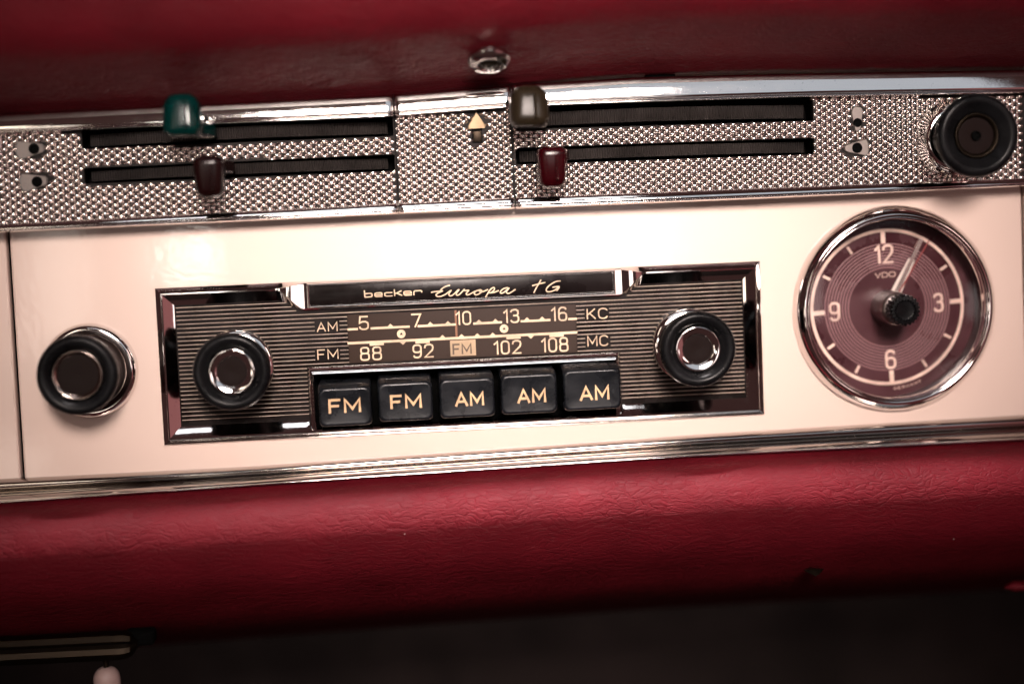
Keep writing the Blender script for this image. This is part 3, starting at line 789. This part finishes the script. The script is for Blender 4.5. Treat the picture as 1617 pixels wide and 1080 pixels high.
EU = [[(575, 151), (602, 146), (640, 142), (662, 140)],
      [(714, 99), (690, 104), (660, 120), (648, 134), (660, 141)],
      [(660, 141), (628, 155), (611, 170), (622, 182), (650, 180), (686, 163), (718, 138)],
      [(726, 136), (708, 163), (716, 177), (738, 170), (778, 132)], [(784, 130), (764, 160), (770, 173), (790, 164), (824, 128)],
      [(824, 128), (828, 138), (856, 136), (838, 160), (846, 170), (866, 164), (905, 142)],
      [(936, 132), (908, 144), (898, 160), (912, 170), (938, 160), (956, 142), (944, 131), (934, 140), (960, 146), (1000, 130)],
      [(1026, 122), (1008, 146), (984, 186)], [(1006, 146), (1034, 118), (1050, 118), (1046, 136), (1022, 154), (1006, 152)], [(1024, 154), (1050, 150), (1080, 138)],
      [(1148, 116), (1118, 124), (1096, 144), (1098, 158), (1122, 150), (1160, 118)], [(1160, 118), (1140, 146), (1152, 160), (1176, 150), (1206, 130)]]
for pl in EU: ribbon(lt, zp(crom(pl, 5)), .36, -2.24)
for pl in [[(1399, 58), (1370, 108), (1346, 154)], [(1336, 101), (1380, 88), (1430, 77)],
           [(1546, 66), (1512, 70), (1466, 96), (1440, 126), (1446, 145), (1476, 145), (1510, 130), (1530, 110)], [(1488, 113), (1536, 108), (1518, 140)]]: ribbon(lt, zp(crom(pl, 4)), .34, -2.24)
lt.build('nameplate_lettering', M_PRINT, radio, 60)
# face plate round the button bay
fc = MB()
fl0, fr0, fb0, ft0 = -HW + 4.6, HW - 4.6, -HH + 4.6, HH - 4.2
bt = bb_t - .4
fc.box(fl0, bb_l + .6, yF, yF + 1.0, fb0, bt); fc.box(bb_r - .6, fr0, yF, yF + 1.0, fb0, bt); fc.box(fl0, fr0, yF, yF + 1.0, bt, ft0)
fc.build('face_plate', M_FACE, radio)
# dial window
yD = yF - .25
dl, dt = U(548, 495, yD); dr, db = U(912, 556, yD)
dzt = 0.5 * (U(548, 497, yD)[1] + U(912, 481, yD)[1]); dzb = bb_t + .6
MB().box(dl, dr, yD, yF + .1, dzb, dzt).build('dial_window', M_DIAL, radio)
# fine horizontal lines
lm = MB(); z = U(730, 485.5, yF)[1]
rowz = []
z_first = U(545, 494.0, yF)[1]; step = 1.232
text_boxes = [(U(499, 516, yF)[0] - .4, U(534, 516, yF)[0] + .4, U(516, 525.5, yF)[1], U(516, 507, yF)[1]), (U(499, 560, yF)[0] - .3, U(535, 560, yF)[0] + .4, U(516, 569.5, yF)[1], U(516, 550, yF)[1]),
              (U(925, 495, yF)[0] - .4, U(960, 495, yF)[0] + .4, U(943, 505, yF)[1], U(943, 485.5, yF)[1]), (U(926, 538, yF)[0] - .4, U(962, 538, yF)[0] + .4, U(943, 548, yF)[1], U(943, 529, yF)[1])]
def hline(x0, x1, z, th=.19):
    segs = [(x0, x1)]
    for (a, b, c, d_) in text_boxes:
        if c - .05 < z < d_ + .05:
            ns = []
            for s0, s1 in segs:
                if b < s0 or a > s1: ns.append((s0, s1))
                else:
                    if a - s0 > .2: ns.append((s0, a))
                    if s1 - b > .2: ns.append((b, s1))
            segs = ns
    for s0, s1 in segs: lm.box(s0, s1, yF - .06, yF + .1, z - th / 2, z + th / 2)
zz = np_b - 1.75
zz = ft0 + .1
zz = HH - 6.1
while zz > -HH + 6.0:
    xa, xb = -HW + 5.7, HW - 5.7
    if zz > dzt + .05:
        # clear of the widened frame round the name plate
        inner = np_b - .9
        if zz > inner - .3:
            e1 = np_l - 3.0 - max(0, (zz - inner)) * 1.1; e2 = np_r + 3.0 + max(0, (zz - inner)) * 1.1
            hline(xa, e1, zz); hline(e2, xb, zz)
        else: hline(xa, xb, zz)
    elif zz > bb_t + .5: hline(xa, dl - .1, zz); hline(dr + .1, xb, zz)
    else: hline(xa, bb_l - .3, zz); hline(bb_r + .3, xb, zz)
    zz -= step
lm.build('pinstripe_lines', M_PRINT_LINE, radio)
# dial print
yT = yF - .12; yP = yD - .06
pm = MB()
text_px(pm, 'AM', 500, 533, 507.5, 524.5, .32, yT); text_px(pm, 'FM', 501, 534.5, 550.5, 568.5, .32, yT)
text_px(pm, 'KC', 926.5, 959.5, 486, 504.5, .32, yT); text_px(pm, 'MC', 927.5, 960.5, 529, 547.5, .32, yT)
for s_t, x0, x1, y0, y1 in [('5', 566.5, 582.5, 498.5, 521.5), ('7', 649, 665.5, 494.8, 517.8), ('10', 719, 744, 490.8, 514), ('13', 794.5, 819.8, 487.5, 511), ('16', 870, 895.5, 484, 507.8),
                         ('88', 568.5, 603, 546.5, 570), ('92', 651.5, 685, 542.5, 566), ('102', 779.5, 823.5, 536.5, 560.5), ('108', 854.5, 897.5, 532, 557)]:
    text_px(pm, s_t, x0, x1, y0, y1, .46, yP)
zA = 0.5 * (U(548, 520.8, yP)[1] + U(911, 502.9, yP)[1]); zB = 0.5 * (U(548, 542.4, yP)[1] + U(912, 524.6, yP)[1])
def hx(px, py=515): return U(px, py, yP)[0]
def bar(x0, x1, z0, z1): pm.box(x0, x1, yP, yP + .03, z0, z1)
for a, b in [(548.5, 565), (585, 647), (659.5, 720), (747.5, 793), (822.5, 869.5), (897.5, 911.5)]: bar(hx(a), hx(b), zA - .33, zA + .33)
bar(hx(548.5, 535), hx(912, 535), zB - .36, zB + .36)
for a, b in [(583.5, 606), (656, 678.5), (800, 822.5), (868, 890.5)]: bar(hx(a, 540), hx(b, 540), zB - 1.05, zB - .37)
def tri(px, z, s, up=True, m=None):
    x = hx(px, 525); k = 1 if up else -1
    (m or pm).add([(x - s, yP, z), (x + s, yP, z), (x, yP, z + k * s * .95)], [(0, 1, 2)])
for p in (617, 680, 708, 757, 783, 833, 857): tri(p, zA + .3, .85)
for p in (698.5, 728.6, 753.6, 777.8): tri(p, zB + .33, .85)
for p in (635.5, 838): tri(p, zB - .33, .95, False)
holes = MB()
for p, q in ((633.6, 527.3), (796, 519)):
    x, z = U(p, q, yP); ribbon(pm, arc(x, z, .98, .98, 0, 360, 24)[:-1], .58, yP, True); 
    pm.add([(x - .55, yP, z - .36), (x + .55, yP, z - .36), (x, yP, z + .62)], [(0, 1, 2)]) if False else None
    MB().add([(x - .5, yP - .01, z - .3), (x + .5, yP - .01, z - .3), (x, yP - .01, z + .5)], [(0, 1, 2)]).build('dial_triangle_print', M_NAME, radio)
    pm.lathe(x, z, [(1.0, yP + .012), (.02, yP + .012)], 24)
pm.build('dial_scale_print', M_PRINT, radio, 60)

x0, zt_ = U(717.6, 491, yP); x1, zb_ = U(722.6, 530, yP)
MB().box(x0, x1, yD - .03, yD + .05, zB + .45, dzt - .1).build('tuning_pointer', M_POINTER, radio)
x0, zt_ = U(710.6, 539, yP); x1, zb_ = U(752, 562.5, yP)
fo = MB().box(x0, x1, yD - .05, yD + .05, zb_ + .3, zt_ + .2).build('band_flag', M_FLAG, radio)
ft_ = MB(); text_px(ft_, 'FM', 714.5, 745, 541.5, 560.5, .5, yD - .10); ft_.build('band_flag_print', M_FLAGTXT, fo)
# button bay surround
sv = [(0, yF + .2), (0, yF - .9), (.2, yF - 1.15), (1.45, -2.0), (1.65, -2.35), (1.95, -2.5), (2.22, -2.35), (2.3, -2.0), (2.3, 1), (2.3, 9)]
rows = []
for o_, y in sv:
    rows.append([(bb_l + o_ * .75, y, -HH + 2.2), (bb_l + o_ * .75, y, bb_t - o_), (bb_r - o_ * .75, y, bb_t - o_), (bb_r - o_ * .75, y, -HH + 2.2)])
MB().grid(rows).build('button_surround', M_CHROME, radio, 25)
MB().add([(bb_l, 8.8, -HH + 1), (bb_r, 8.8, -HH + 1), (bb_r, 8.8, bb_t), (bb_l, 8.8, bb_t), (bb_l, .5, -HH + 2.6), (bb_r, .5, -HH + 2.6)], [(0, 1, 2, 3), (4, 5, 1, 0)]).build('button_bay', M_BLACK, radio)
# push buttons
BT = [('FM', 503, 587, 612, 673, (518.5, 570, 628, 654)), ('FM', 597, 683.5, 604, 665, (616, 666, 621.5, 647)), ('AM', 694, 781.5, 598, 659.5, (718, 764.5, 617.5, 643)),
      ('AM', 791, 880, 591, 653.5, (816.5, 862.5, 612.5, 638)), ('AM', 890, 981, 584, 647.5, (915, 962.5, 607.5, 634))]
yB = -10.5
for s_t, x0, x1, y0, y1, tb in BT:
    a, zt_ = U(x0, (y0 + y1) / 2, yB)[0], U((x0 + x1) / 2, y0, yB)[1]
    b, zb_ = U(x1, (y0 + y1) / 2, yB)[0], U((x0 + x1) / 2, y1, yB)[1]
    if x0 > 880: zt_ += .1
    w_, h_ = b - a, zt_ - zb_; xc, zc = (a + b) / 2, (zt_ + zb_) / 2
    def rr(y, gx, gt, gb, r):
        X0, X1, Z0, Z1 = a - gx, b + gx, zb_ - gb, zt_ + gt
        return [(p[0], y, p[1]) for p in rrect(X0, X1, Z0, Z1, r, r)]
    def dish(k, r):
        out = []
        for p in rrect(a + .9, b - .9, zb_ + .9, zt_ - .9, r, r):
            u, v = (p[0] - xc) * k / (w_ / 2 - .9), (p[1] - zc) * k / (h_ / 2 - .9)
            out.append((xc + (p[0] - xc) * k, yB + .12 + .35 * (1 - u * u) * (1 - v * v), zc + (p[1] - zc) * k))
        return out
    rows = [rr(7, -.1, 1.25, -.1, .8), rr(-2, -.1, 1.25, -.1, .8), rr(-6.5, 0, 1.0, 0, 1.0), rr(-8.6, 0, .55, 0, 1.3), rr(-9.6, -.05, .12, -.05, 1.6), rr(-10.15, -.25, -.12, -.25, 1.7), rr(-10.42, -.6, -.5, -.6, 1.7), dish(1.0, 1.6), dish(.8, 1.6), dish(.5, 1.6), dish(.2, 1.6), dish(.02, 1.6)]
    mb = MB(); mb.grid(rows, True)
    bo_ = mb.build('push_button', M_KEY, radio, 60)
    lt = MB(); text_px(lt, s_t, *tb, .72, yB + .02)
    # lay the letters on the dished front
    for i, p in enumerate(lt.v):
        u, v = min(1, abs(p[0] - xc) / (w_ / 2 - .9)), min(1, abs(p[2] - zc) / (h_ / 2 - .9))
        lt.v[i] = (p[0], p[1] + .12 + .35 * (1 - u * u) * (1 - v * v) - .06, p[2])
    lt.build('button_lettering', M_AMBER, bo_, 60)
# radio knobs
for nm, px, py, R, yk in (('volume_knob', 365, 588, 11.1, -18), ('tuning_knob', 1104, 552, 11.1, -19)):
    cx, cz = U(px, py, yk)
    e = MB(); e.lathe(cx, cz, crom([(11.0, yF + .5), (11.0, yF - 2.4), (10.5, yF - 3.2), (9.3, yF - 3.6), (8.4, yF - 3.6)], 4), 72)
    kb = e.build(nm, M_CHROME, radio, 50)
    s_ = MB(); s_.lathe(cx, cz, [(8.6, yF - 3), (8.6, yk + 7)], 48); s_.build('knob_sleeve', M_RUBBER, kb)
    knob_cap(kb, cx, cz, R, yk, 6.6, 4.25, body_back=8.5, waist=.8)

# ================================================================== CLOCK
yDial = 6.5
bcx, bcz = CLK
ccx, ccz = CLK
ROT = math.radians(2.3)
clock = thing('dash_clock', (bcx, 0, bcz), 'round chrome rimmed clock with maroon dial and central setting knob', 'clock')
m = MB(); m.lathe(bcx, bcz, crom([(31.2, .5), (31.2, -.8), (30.9, -2.0), (30.1, -3.4), (29.1, -4.5), (28.3, -4.9), (27.7, -4.6)], 4), 144); m.build('chrome_rim', M_CHROME, clock, 60)
m = MB(); m.lathe(bcx, bcz, crom([(27.8, -4.4), (27.5, -4.7), (27.15, -4.4), (26.9, -3.2), (26.8, -1.5)], 4), 144); m.build('inner_bead', M_CHROME, clock, 60)
m = MB(); m.lathe(bcx, bcz, [(26.95, -2), (27.8, yDial + .3)], 128); m.build('inner_wall', M_INNER, clock, 60)
m = MB(); m.lathe(ccx, ccz, [(28.2, yDial), (20, yDial), (10, yDial), (.02, yDial)], 128); m.build('dial', M_CLOCK, clock, 60)
rg = MB()
for k in range(9):
    r = 12.2 + k * .90
    rg.lathe(ccx, ccz, [(r - .13, yDial - .03), (r, yDial - .07), (r + .13, yDial - .03)], 128)
rg.build('dial_fine_rings', M_CLKRING, clock, 60)
cp = MB(); yc = yDial - .1
cp.lathe(ccx, ccz, [(23.1, yc), (24.05, yc)], 128)
def pol(a, r):   # clock angle in degrees, clockwise from twelve
    t = math.radians(90 - a) + ROT; return ccx + 1.057 * r * math.cos(t), ccz + 1.057 * r * math.sin(t)
for a in range(0, 360, 30):
    if a % 90 == 0: p, q, w_ = pol(a, 18.9), pol(a, 21.9), 1.35
    else: p, q, w_ = pol(a, 19.0), pol(a, 21.0), .75
    ribbon(cp, [p, q], w_, yc - .02)
for s_t, a, r, w_ in (('12', 0, 15.4, 5.0), ('3', 90, 15.2, 2.4), ('6', 180, 15.3, 2.5), ('9', 270, 15.6, 2.5)):
    p = pol(a, r); text(cp, s_t, p[0], p[1], w_ * 1.05, 5.15, .70, yc - .02, ROT)
p = pol(0, 9.4); text(cp, 'VDO', p[0], p[1], 6.2, 1.4, .22, yc - .02, ROT)
for k, c in enumerate('GERMANY'):
    a = 178 - k * 3.0; p = pol(a, 23.9); text(cp, c, p[0], p[1], .75, .7, .15, yc - .02, ROT + math.radians(180 - a))
cp.build('dial_print', M_CLKPRT, clock, 60)
def hand(name, a, r0, r1, w0, w1, y, mt, th=.25):
    t = math.radians(90 - a) + ROT; dx, dz = math.cos(t), math.sin(t)
    P = [(r0, -w0 / 2), (r1, -w1 / 2), (r1, w1 / 2), (r0, w0 / 2)]
    V = [(ccx + r * dx - o * dz, y, ccz + r * dz + o * dx) for r, o in P] + [(ccx + r * dx - o * dz, y + th, ccz + r * dz + o * dx) for r, o in P]
    MB().add(V, [(0, 1, 2, 3), (7, 6, 5, 4), (0, 4, 5, 1), (1, 5, 6, 2), (2, 6, 7, 3), (3, 7, 4, 0)]).build(name, mt, clock)
hand('hour_hand', 30.0, 2, 16.2, 3.5, 2.0, yDial - 1.6, M_HANDW)
hand('minute_hand', 29.5, 2, 23.0, 1.5, 1.1, yDial - 2.4, M_STEEL)
hand('second_hand', 34.5, -4, 23.6, .45, .35, yDial - 3.2, M_RED)
m = MB(); m.lathe(bcx, bcz, crom([(27.0, -1.6), (20, -2.2), (10, -2.6), (4.0, -2.7)], 4), 96); m.build('crystal', M_GLASS, clock, 60)
m = MB(); m.lathe(bcx, bcz, crom([(5.2, yDial), (5.2, 1), (5.0, -3.5), (4.6, -4.4), (3.9, -4.8), (3.0, -5)], 3), 48); m.build('spindle_collar', chrome('grey_metal', (.30, .25, .24), .3), clock, 50)
def ribf(r, y, k): return r * (1.0 if (k // 2) % 2 else .90) if r > 2.5 else r
m = MB(); m.lathe(bcx, bcz, [(2.6, -4), (2.6, -5.5), (4.5, -6.2), (4.75, -7.0), (4.75, -11.2), (4.4, -11.8), (3.4, -11.9), (2.9, -11.3), (2.4, -11.2), (.02, -11.2)], 88, rib=ribf); m.build('setting_knob', M_RUBBER, clock, 30)

# ================================================================== UNDER THE DASH
uy = 6.0
ux0, uz0 = U(-60, 1028, uy); ux1, uz1 = U(218, 1014, uy)
gr = thing('metal_rail', (ux0, uy, uz0), 'tarnished metal rail under the lower padding', 'rail')
rows = []
for k in range(30):
    u = k / 29; x = ux0 + (ux1 - ux0) * u; z = uz0 + (uz1 - uz0) * u; c = 1.0 if u < .9 else math.sqrt(max(0.0, 1 - ((u - .9) / .1) ** 2)) * .75 + .25
    rows.append([(x, uy + dy * c, z + dz * c) for dy, dz in [(0, 4), (-3, 3.2), (-4, 1.6), (-3.4, .6), (-4.6, -.4), (-5, -2), (-4, -4), (0, -4.6), (4, -3), (4, 3)]])
MB().grid(rows, True).build('rail_bar', M_BRASS, gr, 30)
ex, ez = U(222, 1004, uy + 3)
rbox(ex, uy + 3, ez, 9, 7, 4.5, 1.2, 3).build('end_cap', M_BLACK, gr)
kx, kz = U(169, 1074, uy)
pk2 = thing('ivory_pull', (kx, uy, kz), 'small ivory round ended knob hanging from the tarnished rail', 'handle')
m = MB(); m.lathe(0, 0, crom([(.05, 4.2), (1.8, 4.0), (3.2, 3.0), (3.9, 1.2), (4.0, -2), (3.9, -8), (3.4, -12)], 4), 40)
m.v = [(kx + p[0], uy + p[2], kz + p[1]) for p in m.v]; m.build('grip', M_WHITEK, pk2, 60)
m = MB(); m.lathe(0, 0, [(.9, 3.5), (.9, 9)], 16); m.v = [(kx + p[0], uy + p[2], kz + p[1]) for p in m.v]; m.build('stem', M_BRASS, pk2)
ry = 6.0
rx, rz = U(1600, 926, ry); rx2, rz2 = U(1680, 920, ry)
hb = MB(); rows = []
for k in range(16):
    u = k / 15; x = rx - 3 + (rx2 + 30 - rx) * u; z = rz + (rz2 - rz) * u * 1.6; c = math.sqrt(max(.02, 1 - (1 - min(1, u / .06)) ** 2))
    rows.append([(x, ry + 2.3 * c * math.cos(a * math.pi / 5), z + 1.5 * c * math.sin(a * math.pi / 5)) for a in range(10)])
o = hb.grid(rows, True).build('red_piping', M_LEATHER); tag(o, 'end of a red leather piping below the padding on the clock side', 'piping')
